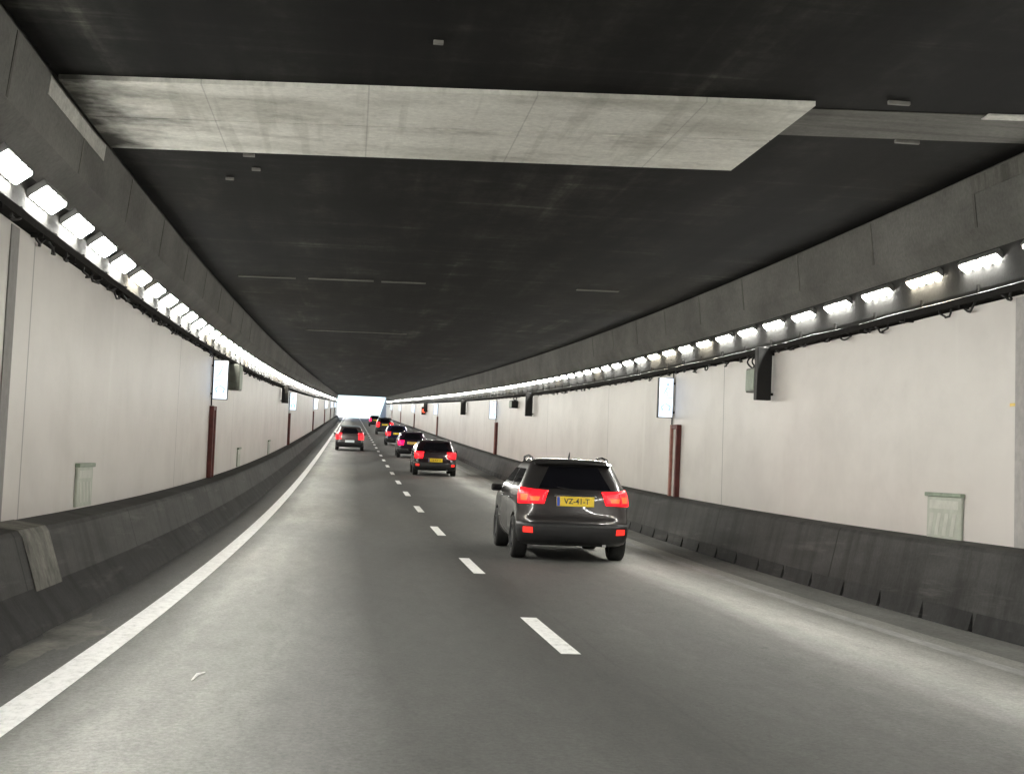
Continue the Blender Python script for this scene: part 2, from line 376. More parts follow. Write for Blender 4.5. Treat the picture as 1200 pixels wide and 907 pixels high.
# matching pale band on the haunches
for hh, x0, xc, s, ya, yb in ((hl, XWL, -2.82, 1, 13.35, 16.35), (hr, XWR, 6.60, -1, 12.2, 15.2)):
    bm = bmesh.new(); P0 = Vector((xc - s * .06, 4.25)); P1 = Vector((xc, HC)); d = (P1 - P0); nn = Vector((s * d.y, -s * d.x)).normalized() * .008
    a, c2 = P0 + d * .66, P0 + d * .97
    sweep(bm, [tuple(a), tuple(a + nn), tuple(c2 + nn), tuple(c2)], sample(ya, yb, .6), True, True)
    obj('concrete_band', bm, BAND if s == 1 else BARE_DULL, hh)
# thin vertical pour joints in the haunch over the queue
for hh, xc, s in ((hl, -2.82, 1), (hr, 6.60, -1)):
    P0 = Vector((xc - s * .06, 4.25)); P1 = Vector((xc, HC)); d = (P1 - P0); nn = Vector((s * d.y, -s * d.x)).normalized() * .006
    for k in range(10):
        yj = 12.0 + 3.18 * k
        bm = bmesh.new(); a, c2 = P0 + d * .02, P0 + d * .98
        sweep(bm, [tuple(a), tuple(a + nn), tuple(c2 + nn), tuple(c2)], [yj, yj + .06], True, True)
        obj('pour_joint', bm, BARE_DULL, hh)

# ---------------------------------------------------------------- barriers
bm = bmesh.new(); sweep(bm, [(XWL + .01, .0), (XWL + .01, .80), (-2.70, .76), (-2.67, .72), (-2.52, .24), (-2.50, .0)], TY, True, True)
bl = obj('concrete_barrier', bm, SOOT); tag(bl, 'sooty stepped concrete barrier with a wide top ledge, below the wall of the emptier lane', 'barrier')
bm = bmesh.new(); sweep(bm, [(-2.53, .0), (-2.54, .30), (-2.345, .05), (-2.325, .0)], TY, True, True)
obj('toe', bm, SOOT_DARK, bl)
off = .007
bm = bmesh.new(); sweep(bm, [(XWL + .02, .80), (XWL + .02, .80 + off), (-2.70, .76 + off), (-2.67 + off, .72), (-2.52 + off, .26), (-2.52, .26), (-2.67, .72), (-2.70, .76)], sample(12.65, 13.75, .5), True, True)
obj('pale_strip', bm, BAR_PALE, bl)  # paler strip across the barrier face and ledge
bm = bmesh.new(); sweep(bm, [(XWR - .01, .0), (XWR - .01, .86), (6.36, .84), (6.33, .80), (6.20, .22), (6.20, .0)], TY, True, True)
br = obj('concrete_barrier', bm, SOOT); tag(br, 'sooty concrete barrier with drain gaps along its foot, behind the queue of cars', 'barrier')
bm = bmesh.new()
sp = 1.28; k0 = 9.0
yk = Y_BACK
while yk < 8.0: yk += 8
sweep(bm, [(6.225, .0), (6.211, .245), (6.15, .03), (6.15, .0)], sample(Y_BACK, 9.0, 2), True, True)
ya = 9.0
while ya < 100:
    sweep(bm, [(6.225, .0), (6.211, .245), (6.15, .03), (6.15, .0)], [ya + .05, ya + sp - .05], True, True); ya += sp
sweep(bm, [(6.225, .0), (6.211, .245), (6.15, .03), (6.15, .0)], sample(ya, Y_EXIT, 2), True, True)
obj('toe', bm, SOOT_DARK, br)
bm = bmesh.new(); sweep(bm, [(6.37, .845), (6.362, .85), (6.322, .80), (6.192, .26), (6.2, .24), (6.33, .8), (6.36, .84)], sample(11.6, 12.35, .5), True, True)
obj('pale_strip', bm, BAR_PALE, br)  # paler strip over this barrier as well

# ---------------------------------------------------------------- cable trays under the lamps
def cable_tray(x, s, label):
    root = empty('cable_tray', (x, 12, zr(12) + 3.4)); tag(root, label, 'cable tray')
    inv = Matrix.Translation((x, 12, zr(12) + 3.4)).inverted()
    bm = bmesh.new(); x0, x1 = x - s * .06, x + s * .10
    sweep(bm, [(x0, 3.425), (x0, 3.50), (x0 + s * .006, 3.50), (x0 + s * .006, 3.432), (x1, 3.432), (x1, 3.50), (x1 + s * .006, 3.50), (x1 + s * .006, 3.425)], TY, True, True)
    o = obj('channel', bm, TRAY); o.parent = root; o.matrix_parent_inverse = inv
    bm = bmesh.new()
    for dx, dz, r in ((.0, 3.455, .022), (.035, 3.46, .026), (.07, 3.452, .018), (.035, 3.51, .02), (.005, 3.50, .017)):
        ph = random.random() * 6
        bm_tube(bm, [(x + s * (dx + .008 * math.sin(yy * 1.7 + ph)), yy, zr(yy) + dz + .012 * math.sin(yy * 2.3 + ph)) for yy in sample(Y_BACK, Y_EXIT, 1.6)], r, 6)
    o = obj('cables', bm, CABLE, None, True); o.parent = root; o.matrix_parent_inverse = inv
    for k in range(60):       # loops and clips drooping below the tray
        bm = bmesh.new()
        yy = 8 + k * .8 + random.uniform(-.25, .25); L = random.uniform(.15, .5); d = random.uniform(.03, .11)
        bm_tube(bm, [(x + s * random.uniform(.02, .09), yy + L * q / 6, zr(yy + L * q / 6) + 3.43 - d * math.sin(math.pi * q / 6)) for q in range(7)], .013, 5)
        o = obj('drooping_cable', bm, CABLE, None, True); o.parent = root; o.matrix_parent_inverse = inv
    far = bmesh.new()
    for k in range(-25, 178):
        bm = bmesh.new() if 0 <= k < 80 else far
        yy = 12.2 + 1.6 * k
        if yy > Y_EXIT - 1: break
        zz = zr(yy)
        bm_box(bm, min(x - s * .12, x + s * .11), max(x - s * .12, x + s * .11), yy - .02, yy + .02, zz + 3.385, zz + 3.422)
        bm_box(bm, min(x - s * .115, x - s * .09), max(x - s * .115, x - s * .09), yy - .02, yy + .02, zz + 3.423, zz + 3.66)
        if bm is not far: o = obj('support_bracket', bm, TRAY); o.parent = root; o.matrix_parent_inverse = inv
    o = obj('support_brackets', far, TRAY); o['kind'] = 'stuff'; o.parent = root; o.matrix_parent_inverse = inv
cable_tray(XWL, 1, 'dark cable tray with drooping cables over the wall of the emptier lane')
cable_tray(XWR, -1, 'dark cable tray with drooping cables over the wall behind the queue')

# ---------------------------------------------------------------- tunnel lamps
TILT = R(54)      # lens faces inward and down
def lamp_meshes():
    n = Vector((math.cos(TILT), 0, -math.sin(TILT))); u = Vector((math.sin(TILT), 0, math.cos(TILT)))
    def P(a, yy, c): v = u * a + n * c; return (v.x, yy, v.z)
    L, Hh, D = 1.02, .23, .07
    def body(bm, mi):
        b2 = bmesh.new(); bm_box(b2, -Hh / 2, Hh / 2, -L / 2, L / 2, -D, 0, 0, .012)
        me = bpy.data.meshes.new('tmp'); b2.to_mesh(me); b2.free(); off = len(bm.verts)
        vs = [bm.verts.new(P(v.co.x, v.co.y, v.co.z)) for v in me.vertices]
        for p in me.polygons:
            f = bm.faces.new([vs[i] for i in p.vertices]); f.material_index = mi
        # mounting arms back to the concrete
        for yy in (-.3, .3):
            q = [bm.verts.new(c) for c in (P(-.05, yy - .02, -D), P(.05, yy - .02, -D), P(.05, yy + .02, -D), P(-.05, yy + .02, -D))]
            r = [bm.verts.new(c) for c in ((-.14, yy - .02, -.06), (-.14, yy - .02, .06), (-.14, yy + .02, .06), (-.14, yy + .02, -.06))]
            for k in range(4):
                f = bm.faces.new((q[k], q[(k + 1) % 4], r[(k + 1) % 4], r[k])); f.material_index = mi
        bpy.data.meshes.remove(me)
    def lens(bm, mi):
        for k in range(4):
            y0 = -.47 + k * .255; y1 = y0 + .175
            lo = [bm.verts.new(P(a, yy, .002)) for a, yy in ((-.095, y0), (.095, y0), (.095, y1), (-.095, y1))]
            hi = [bm.verts.new(P(a, yy, .022)) for a, yy in ((-.078, y0 + .012), (.078, y0 + .012), (.078, y1 - .012), (-.078, y1 - .012))]
            cen = sum((v.co for v in lo), Vector()) / 4
            for q in [hi] + [[lo[j], lo[(j + 1) % 4], hi[(j + 1) % 4], hi[j]] for j in (1, 3)]:
                f = bm.faces.new(q); f.material_index = mi; f.normal_update()
                if f.normal.dot(f.calc_center_median() - cen) < 0: f.normal_flip()
    bm = bmesh.new(); body(bm, 0); bmesh.ops.recalc_face_normals(bm, faces=bm.faces); lens(bm, 1)
    one = bpy.data.meshes.new('tunnel_lamp'); bm.to_mesh(one); bm.free(); one.materials.append(HOUSING); one.materials.append(LENS)
    bm = bmesh.new(); body(bm, 0); bmesh.ops.recalc_face_normals(bm, faces=bm.faces)
    hs = bpy.data.meshes.new('tunnel_lamp_housing'); bm.to_mesh(hs); bm.free(); hs.materials.append(HOUSING)
    bm = bmesh.new(); lens(bm, 0); ln = bpy.data.meshes.new('lamp_lens'); bm.to_mesh(ln); bm.free(); ln.materials.append(LENS)
    return one, hs, ln
ONE, HS, LN = lamp_meshes()
LVAR = []
for nm, cc, f_ in (('warm_lamp_lens', (.98, .90, .72), .85), ('dusty_lamp_lens', (.98, .95, .84), .6)):
    me = LN.copy(); me.materials.clear(); me.materials.append(emit(nm, cc, LAMP * f_)); LVAR.append(me)
ORD = 'first second third fourth fifth sixth seventh eighth ninth tenth eleventh twelfth thirteenth fourteenth fifteenth sixteenth'.split()
def lamp_mat(side, yy):
    x = -3.03 if side == 0 else 6.80
    return Matrix.Translation((x, yy, zr(yy) + 3.87)) @ Matrix.Rotation(math.atan(slope(yy)), 4, 'X') @ (Matrix.Rotation(math.pi, 4, 'Z') if side else Matrix.Identity(4))
mass = bmesh.new()
def add_mass(mw):
    me = ONE.copy(); me.transform(mw); mass.from_mesh(me); bpy.data.meshes.remove(me)
for side, y0, sp, gname in ((0, 12.995, 1.606, 'lamps over the wall of the emptier lane'), (1, 15.35, 1.586, 'lamps over the wall behind the queue')):
    k = -int((y0 - Y_BACK) / sp)
    while y0 + sp * k < Y_EXIT - .6:
        yy = y0 + sp * k; mw = lamp_mat(side, yy)
        LNV = LN if random.random() < .72 else random.choice(LVAR)
        if 0 <= k < 150:
            row = 'the lamps over the emptier lane' if side == 0 else 'the lamps over the queue'
            if k < 16:
                o = bpy.data.objects.new('tunnel_lamp', HS); c = bpy.data.objects.new('lens', LNV); C.objects.link(c); c.parent = o
                lab = ('glowing white tunnel lamp, nearest one of ' + row) if k == 0 else ('glowing white tunnel lamp, %s from the near end of ' % ORD[k] + row)
            elif k < 45:
                o = bpy.data.objects.new('tunnel_lamp', HS); c = bpy.data.objects.new('lens', LNV); C.objects.link(c); c.parent = o
                lab = 'small glowing white lamp along the middle run of ' + row
            else:
                o = bpy.data.objects.new('tunnel_lamp', ONE); lab = 'tiny distant glowing lamp towards the exit among ' + row
            C.objects.link(o); o.matrix_world = mw; tag(o, lab, 'lamp', gname)
        else: add_mass(mw)
        k += 1
o = obj('tunnel_lamp_rows', mass, [HOUSING, LENS], None, False, False)
tag(o, 'last tiny lamps of both rows merging into bright lines at the exit', 'lamps', None, 'stuff')

# ---------------------------------------------------------------- things on the walls
def placed(root, o): o.parent = root; return o
def lit_sign(x, s, yy, label, green=False, z0=2.46, h=.84, wd=.32):
    """projecting light box, face towards the traffic"""
    root = empty('emergency_sign', (x, yy, zr(yy) + z0), math.atan(slope(yy))); tag(root, label, 'sign', 'lit emergency signs along the walls')
    lo, hi = (.04, .04 + wd) if s > 0 else (-.04 - wd, -.04)
    bm = bmesh.new(); bm_box(bm, lo, hi, -.07, .07, 0, h, 0, .015); obj('case', bm, BLACKBOX, root)
    bm = bmesh.new(); bm_box(bm, lo + .015, hi - .015, -.082, -.068, .015, h - .015, 0, .005); fc = obj('lit_panel', bm, SIGN_LIT, root)
    bm = bmesh.new(); mid = (lo + hi) / 2
    bm_box(bm, lo + .03, hi - .03, -.086, -.081, h * .5 - .008, h * .5 + .008)
    # running figure above, telephone handset below
    def disc(cx, cz, r):
        v = [bm.verts.new((cx + r * math.cos(a * math.pi / 8), -.0855, cz + r * math.sin(a * math.pi / 8))) for a in range(16)]; bm.faces.new(v)
    disc(mid + .03, h * .82, .03)
    bm_tube(bm, [(mid + .02, -.085, h * .77), (mid - .02, -.085, h * .66)], .016, 6)
    bm_tube(bm, [(mid - .02, -.085, h * .66), (mid + .04, -.085, h * .61), (mid + .02, -.085, h * .54)], .011, 6)
    bm_tube(bm, [(mid - .02, -.085, h * .66), (mid - .05, -.085, h * .60), (mid - .09, -.085, h * .60)], .011, 6)
    bm_tube(bm, [(mid + .02, -.085, h * .76), (mid + .07, -.085, h * .71)], .009, 6)
    bm_tube(bm, [(mid - .07, -.085, h * .18), (mid - .09, -.085, h * .28), (mid, -.085, h * .36), (mid + .09, -.085, h * .28), (mid + .07, -.085, h * .18)], [.024, .022, .014, .022, .024], 6)
    obj('pictogram', bm, SIGN_GREEN if green else SIGN_BLUE, fc)
    bm = bmesh.new()
    for zz in (.12, h - .12): bm_box(bm, min(0, s * .05), max(0, s * .05), -.02, .02, zz - .02, zz + .02)
    obj('bracket', bm, TRAY, root)
    bm = bmesh.new(); hx = hi + .02 if s < 0 else lo - .02
    bm_box(bm, hx - .012, hx + .012, .075, .10, -.13, .95, 0, .003); obj('pole', bm, TRAY, root)
def cabinet(x, s, yy, label, dark_only=False):
    """red framed emergency cabinet on the wall under the sign"""
    root = empty('emergency_cabinet', (x, yy, zr(yy) + .80), math.atan(slope(yy))); tag(root, label, 'emergency cabinet', 'red framed cabinets under the lit signs')
    H = 1.52
    X = lambda a, b2: (min(s * a, s * b2), max(s * a, s * b2))
    for ya, mt in ((-.33, REDPAINT), (.21, REDFADED if not dark_only else REDPAINT)):
        bm = bmesh.new(); a, b2 = X(0.004, .10); bm_box(bm, a, b2, ya, ya + .12, 0, H, 0, .008); obj('frame_post', bm, mt, root)
    bm = bmesh.new(); a, b2 = X(.004, .09); bm_box(bm, a, b2, -.208, .208, H - .09, H, 0, .006); obj('frame_head', bm, REDPAINT, root)
    bm = bmesh.new(); a, b2 = X(.004, .05); bm_box(bm, a, b2, -.208, .208, .0, H - .092, 0, .006); d = obj('door', bm, DOORM, root)
    bm = bmesh.new(); a, b2 = X(.051, .085); bm_box(bm, a, b2, -.18, -.15, .62, .78, 0, .006); obj('handle', bm, TRIM, d)
pairs_l = [31.8, 71.0, 115.0, 162.0, 205.0, 248.0]; pairs_r = [30.1, 67.8, 114.6, 157.0, 201.0, 245.0]
wl_words = ['nearest of its row over the wall of the emptier lane', 'second of its row over the wall of the emptier lane', 'third of its row over the wall of the emptier lane', 'fourth of its row over the wall of the emptier lane', 'fifth of its row over the wall of the emptier lane', 'last of its row over the wall of the emptier lane']
for k, yy in enumerate(pairs_l):
    lit_sign(XWL, 1, yy, 'white lit emergency sign box, ' + wl_words[k], k == 1)
    cabinet(XWL, 1, yy + .3, 'red framed emergency cabinet, ' + wl_words[k].replace('over', 'on'), True)
for k, yy in enumerate(pairs_r):
    wd = wl_words[k].replace('wall of the emptier lane', 'wall behind the queue')
    lit_sign(XWR, -1, yy, 'white lit emergency sign box, ' + wd)
    cabinet(XWR, -1, yy - .35, 'red framed emergency cabinet, ' + wd.replace('over', 'on'))

def unlit_sign(x, s, yy, label, z0=2.64, h=.84, wd=.24):
    root = empty('unlit_sign', (x, yy, zr(yy) + z0), math.atan(slope(yy))); tag(root, label, 'sign', 'black unlit sign boxes under the cable tray')
    lo, hi = (.05, .05 + wd) if s > 0 else (-.05 - wd, -.05)
    bm = bmesh.new(); bm_box(bm, lo, hi, -.09, .09, 0, h, 0, .012); obj('case', bm, BLACKBOX, root)
    bm = bmesh.new()
    for zz in (.1, h - .1): bm_box(bm, min(0, s * .06), max(0, s * .06), -.02, .02, zz - .02, zz + .02)
    obj('bracket', bm, TRAY, root)
def junction_box(x, s, yy, label, z0=2.86, h=.32, ly=.5, dp=.16, mat=None):
    root = empty('junction_box', (x, yy, zr(yy) + z0), math.atan(slope(yy))); tag(root, label, 'junction box', 'junction boxes hung under the cable tray')
    bm = bmesh.new(); bm_box(bm, min(s * .01, s * dp), max(s * .01, s * dp), -ly / 2, ly / 2, 0, h, 0, .015); bx = obj('enclosure', bm, mat or GREYBOX, root)
    bm = bmesh.new(); bm_box(bm, min(s * dp, s * (dp + .012)), max(s * dp, s * (dp + .012)), -ly / 2 + .03, ly / 2 - .03, .03, h - .03, 0, .006); obj('lid', bm, GREENDARK, bx)
    bm = bmesh.new()
    for dy, sw in ((-.16, .06), (-.05, -.05), (.07, .07), (.17, -.04)):
        top = 3.42 - z0
        bm_tube(bm, [(s * (.07 + sw * math.sin(q / 8 * math.pi)), dy + sw * 2 * math.sin(q / 8 * math.pi), h - .01 + (top - h + .02) * q / 8) for q in range(9)], .014, 6)
    obj('cable_loops', bm, CABLE, root)
unlit_sign(XWR, -1, 22.9, 'black unlit sign box hanging beside a green box, nearest on the wall behind the queue')
junction_box(XWR, -1, 23.75, 'green grey junction box with cable loops right beside the nearest black sign', 2.80, .4, .55, .14)
unlit_sign(XWR, -1, 54.0, 'black unlit sign box beyond the lit sign, second on the wall behind the queue', 2.62, .88, .26)
junction_box(XWR, -1, 59.6, 'small dark junction box between the second black sign and second lit sign', 2.95, .3, 1.0, .26, BLACKBOX)
unlit_sign(XWR, -1, 86.0, 'small black unlit sign box between the second and third lit signs, behind the queue', 2.6, .85, .3)
unlit_sign(XWL, 1, 62.4, 'black unlit sign box in front of the second lit sign over the emptier lane', 2.75, .75, .28)
junction_box(XWL, 1, 36.3, 'grey junction box with cable loops just beyond the nearest lit sign over the emptier lane', 2.78, .62, .9, .28)
unlit_sign(XWR, -1, 130.0, 'tiny far black unlit sign box beyond the third lit sign behind the queue', 2.6, .85, .35)

def wall_panel(x, s, yy, label, z0, h, ly):
    """faded green escape panel low on the wall"""
    root = empty('escape_panel', (x, yy, zr(yy) + z0), math.atan(slope(yy))); tag(root, label, 'wall panel', 'faded green escape panels low on the walls')
    X = lambda a, b2: (min(s * a, s * b2), max(s * a, s * b2))
    bm = bmesh.new(); a, b2 = X(.004, .035); bm_box(bm, a, b2, -ly / 2, ly / 2, 0, h, 0, .006); bk = obj('panel', bm, GREENPALE, root)
    bm = bmesh.new(); a, b2 = X(.004, .06); bm_box(bm, a, b2, -ly / 2 - .03, ly / 2 + .03, h + .001, h + .045, 0, .008); obj('hood', bm, GREENDARK, root)
    bm = bmesh.new(); xx = s * .034
    for k in range(4):
        ya_ = (-.38 + .22 * k) * ly
        v = [bm.verts.new((s * q, ya_ + dy * ly, z_ * h)) for q in (.0352, .038) for dy, z_ in ((0, .62), (.11, .62), (.20, .10), (.09, .10))]
        for f_ in ((0, 1, 2, 3), (4, 5, 6, 7), (0, 1, 5, 4), (1, 2, 6, 5), (2, 3, 7, 6), (3, 0, 4, 7)): bm.faces.new([v[i_] for i_ in f_])
    bm_box(bm, min(s * .0352, s * .038), max(s * .0352, s * .038), -.42 * ly, .42 * ly, .72 * h, .92 * h)
    obj('symbol', bm, WHITEPALE, bk)
wall_panel(XWR, -1, 15.95, 'faded green escape panel low on the wall behind the queue, near the grey joint', .84, .48, .95)
wall_panel(XWL, 1, 17.2, 'faded green escape panel low on the wall, nearest one beside the emptier lane', .82, .44, .95)
wall_panel(XWL, 1, 40.4, 'faded green escape panel low on the wall just past the nearest red cabinet', .82, .46, .9)
wall_panel(XWL, 1, 55.0, 'faded green escape panel low on the wall before the second red cabinet', .82, .46, .9)
wall_panel(XWR, -1, 43.0, 'faded green escape panel low on the wall beyond the roof of the nearest car', .84, .48, .95)
# red signal lamp high on the wall far ahead
yy = 133.0
root = empty('signal_lamp', (XWR, yy, zr(yy) + 2.35), 0); tag(root, 'small red signal lamp high on the far wall above the queue', 'signal lamp')
bm = bmesh.new(); bm_box(bm, -.42, -.02, -.1, .12, 0, .7, 0, .02); obj('case', bm, BLACKBOX, root)
bm = bmesh.new(); bm_tube(bm, [(-.22, -.13, .35), (-.22, -.09, .35)], .16, 16); obj('red_lens', bm, emit('signal_red', (1, .09, .04), 1.1, (.5, .03, .02)), root)

# scrap of litter on the lane
bm = bmesh.new(); vs = [bm.verts.new((x_, y_, zr(y_) + z_)) for x_, y_, z_ in ((-.935, 9.65, .004), (-.925, 9.65, .006), (-.908, 9.85, .012), (-.88, 10.02, .006), (-.89, 10.03, .004), (-.924, 9.86, .016))]
bm.faces.new(vs); r = bmesh.ops.extrude_face_region(bm, geom=list(bm.faces)); bmesh.ops.translate(bm, vec=(0, 0, .006), verts=[v for v in r['geom'] if isinstance(v, bmesh.types.BMVert)])
tag(obj('litter_scrap', bm, WHITE_P), 'thin white scrap of litter lying on the near lane', 'litter')

# ---------------------------------------------------------------- cars
def hermite(xs, ysv, x):
    xs = list(xs)
    if x <= xs[0]: return ysv[0]
    if x >= xs[-1]: return ysv[-1]
    i = max(k for k in range(len(xs) - 1) if xs[k] <= x)
    def sl(k):
        if k == 0: return (ysv[1] - ysv[0]) / (xs[1] - xs[0])
        if k == len(xs) - 1: return (ysv[-1] - ysv[-2]) / (xs[-1] - xs[-2])
        a = (ysv[k] - ysv[k - 1]) / (xs[k] - xs[k - 1]); b2 = (ysv[k + 1] - ysv[k]) / (xs[k + 1] - xs[k])
        return 0 if a * b2 <= 0 else 2 * a * b2 / (a + b2)
    h = xs[i + 1] - xs[i]; u = (x - xs[i]) / h
    return (2*u**3 - 3*u*u + 1) * ysv[i] + (u**3 - 2*u*u + u) * h * sl(i) + (-2*u**3 + 3*u*u) * ysv[i + 1] + (u**3 - u*u) * h * sl(i + 1)
class Shell:
    """body as stacked plan outlines: half width, rear y, front y, corner radius by height"""
    def __init__(s, table, bow=.06):
        s.z = [r[0] for r in table]; s.c = [[r[k] for r in table] for k in (1, 2, 3, 4)]; s.bow = bow
    def at(s, z): return [hermite(s.z, c, z) for c in s.c]
    def pt(s, q, z, off=0.0):
        sg = -1 if q < 0 else 1; q = abs(q)
        w_, yr, yf, r = s.at(z); r = min(r, w_ * .8, (yf - yr) * .35); a = w_ - r; bw = s.bow
        by = lambda xx: bw * (xx / w_) ** 2
        if q <= 1: xx = a * q; yy = yr + by(xx); nx, ny = .12 * q, -1
        elif q <= 2:
            f = (q - 1) * math.pi / 2; xx = a + r * math.sin(f); yy = yr + by(a) + r * (1 - math.cos(f)); nx, ny = math.sin(f), -math.cos(f)
        elif q <= 3: xx = w_; y0 = yr + by(a) + r; y1 = yf - r - by(a); yy = y0 + (y1 - y0) * (q - 2); nx, ny = 1, 0
        elif q <= 4:
            f = (q - 3) * math.pi / 2; xx = a + r * math.cos(f); yy = yf - by(a) - r * (1 - math.sin(f)); nx, ny = math.cos(f), math.sin(f)
        else: xx = a * (5 - q); yy = yf - by(xx); nx, ny = 0, 1
        yc = 2.0; xx *= 1 - .035 * ((yy - yc) / 2.0) ** 2
        l = math.hypot(nx, ny); return Vector((sg * (xx + off * nx / l), yy + off * ny / l, z))
    def q_side(s, y, z):
        w_, yr, yf, r = s.at(z); r = min(r, w_ * .8, (yf - yr) * .35); a = w_ - r; b2 = s.bow * (a / w_) ** 2
        return 2 + (y - (yr + b2 + r)) / ((yf - r - b2) - (yr + b2 + r))
    def body(s):
        Q = [k / 5 for k in range(5)] + [1 + k / 5 for k in range(5)] + [2 + k / 18 for k in range(18)] + [3 + k / 5 for k in range(5)] + [4 + k / 5 for k in range(6)]
        zs = []
        for a, b2 in zip(s.z, s.z[1:]):
            zs += [a + (b2 - a) * k / 3 for k in range(3)]
        zs.append(s.z[-1]); bm = bmesh.new(); rows = []
        for z in zs:
            right = [bm.verts.new(s.pt(q, z)) for q in Q]; left = [bm.verts.new(s.pt(-q, z)) for q in Q[1:-1]][::-1]
            rows.append(right + left)
        n = len(rows[0])
        for A, B in zip(rows, rows[1:]):
            for k in range(n): bm.faces.new((A[k], A[(k + 1) % n], B[(k + 1) % n], B[k]))
        bm.faces.new(rows[0]); bm.faces.new(rows[-1]); return bm
    def patch(s, grid, off=.006, back=-.012):
        """grid[i][j] = (q, z); a thin shaped piece lying on the shell"""
        bm = bmesh.new(); F = [[bm.verts.new(s.pt(q, z, off)) for q, z in row] for row in grid]; B = [[bm.verts.new(s.pt(q, z, back)) for q, z in row] for row in grid]
        for i in range(len(F) - 1):
            for j in range(len(F[0]) - 1): bm.faces.new((F[i][j], F[i][j + 1], F[i + 1][j + 1], F[i + 1][j]))
        m_, n_ = len(F), len(F[0])
        loop = [(0, j) for j in range(n_)] + [(i, n_ - 1) for i in range(1, m_)] + [(m_ - 1, j) for j in range(n_ - 2, -1, -1)] + [(i, 0) for i in range(m_ - 2, 0, -1)]
        for k in range(len(loop)):
            a, b2 = loop[k], loop[(k + 1) % len(loop)]
            bm.faces.new((F[a[0]][a[1]], F[b2[0]][b2[1]], B[b2[0]][b2[1]], B[a[0]][a[1]]))
        return bm
def quad_grid(c00, c10, c01, c11, nu, nv, bowu=0):
    """corners (q,z): c00 low/left c10 low/right c01 high/left c11 high/right"""
    g = []
    for j in range(nv + 1):
        v = j / nv; row = []
        for i in range(nu + 1):
            u = i / nu
            a = [c00[k] * (1 - u) * (1 - v) + c10[k] * u * (1 - v) + c01[k] * (1 - u) * v + c11[k] * u * v for k in (0, 1)]
            row.append((a[0], a[1] + bowu * (4 * u * (1 - u)) * (v if bowu > 0 else 1 - v)))
        g.append(row)
    return g
def wheel_meshes(r, wd):
    bm = bmesh.new(); prof = [(-wd / 2, r * .64), (-wd / 2, r * .90), (-wd * .42, r * .98), (-wd * .25, r), (wd * .25, r), (wd * .42, r * .98), (wd / 2, r * .90), (wd / 2, r * .64)]
    n = 28; rows = [[bm.verts.new((a, b2 * math.cos(k * 2 * math.pi / n), b2 * math.sin(k * 2 * math.pi / n))) for a, b2 in prof] for k in range(n)]
    for k in range(n):
        for j in range(len(prof)): bm.faces.new((rows[k][j], rows[k][(j + 1) % 8], rows[(k + 1) % n][(j + 1) % 8], rows[(k + 1) % n][j]))
    bmesh.ops.recalc_face_normals(bm, faces=bm.faces); ty = bpy.data.meshes.new('tyre'); bm.to_mesh(ty); bm.free(); ty.materials.append(TYRE)
    for p in ty.polygons: p.use_smooth = True
    bm = bmesh.new()
    def ring(x0, x1, r0, r1):
        A = [[bm.verts.new((xx, rr * math.cos(k * 2 * math.pi / n), rr * math.sin(k * 2 * math.pi / n))) for xx, rr in ((x0, r0), (x1, r0), (x1, r1), (x0, r1))] for k in range(n)]
        for k in range(n):
            for j in range(4): bm.faces.new((A[k][j], A[k][(j + 1) % 4], A[(k + 1) % n][(j + 1) % 4], A[(k + 1) % n][j]))
    ring(wd * .30, wd * .46, r * .56, r * .645); ring(wd * .30, wd * .42, .001, r * .15); ring(-wd * .4, -wd * .36, .001, r * .6)
    for k in range(5):
        a = k * 2 * math.pi / 5; ca, sa = math.cos(a), math.sin(a); v = []
        for xx in (wd * .33, wd * .41):
            for rr, hw in ((r * .13, .045), (r * .585, .03)):
                for sg in (-1, 1): v.append(bm.verts.new((xx, rr * ca - sg * hw * sa, rr * sa + sg * hw * ca)))
        for q in ((0, 1, 3, 2), (4, 6, 7, 5), (0, 2, 6, 4), (1, 5, 7, 3), (0, 4, 5, 1), (2, 3, 7, 6)): bm.faces.new([v[i] for i in q])
    bmesh.ops.recalc_face_normals(bm, faces=bm.faces); ri = bpy.data.meshes.new('rim'); bm.to_mesh(ri); bm.free(); ri.materials.append(RIM)
    return ty, ri
def text_mesh(txt, size, mat):
    cu = bpy.data.curves.new('plate_text', 'FONT'); cu.body = txt; cu.size = size; cu.align_x = 'CENTER'; cu.align_y = 'CENTER'; cu.extrude = .0015; cu.offset = .0012
    o = bpy.data.objects.new('plate_text', cu); C.objects.link(o)
    me = bpy.data.meshes.new_from_object(o.evaluated_get(bpy.context.evaluated_depsgraph_get()))
    bpy.data.objects.remove(o); bpy.data.curves.remove(cu); me.materials.clear(); me.materials.append(mat); return me
def cut(o, cutters):
    """boolean the wheel openings out of the body mesh"""
    for c in cutters:
        md = o.modifiers.new('opening', 'BOOLEAN'); md.object = c; md.operation = 'DIFFERENCE'; md.solver = 'EXACT'
    me = bpy.data.meshes.new_from_object(o.evaluated_get(bpy.context.evaluated_depsgraph_get()))
    o.modifiers.clear(); old = o.data; o.data = me; bpy.data.meshes.remove(old)
    for c in cutters: d = c.data; bpy.data.objects.remove(c); bpy.data.meshes.remove(d)

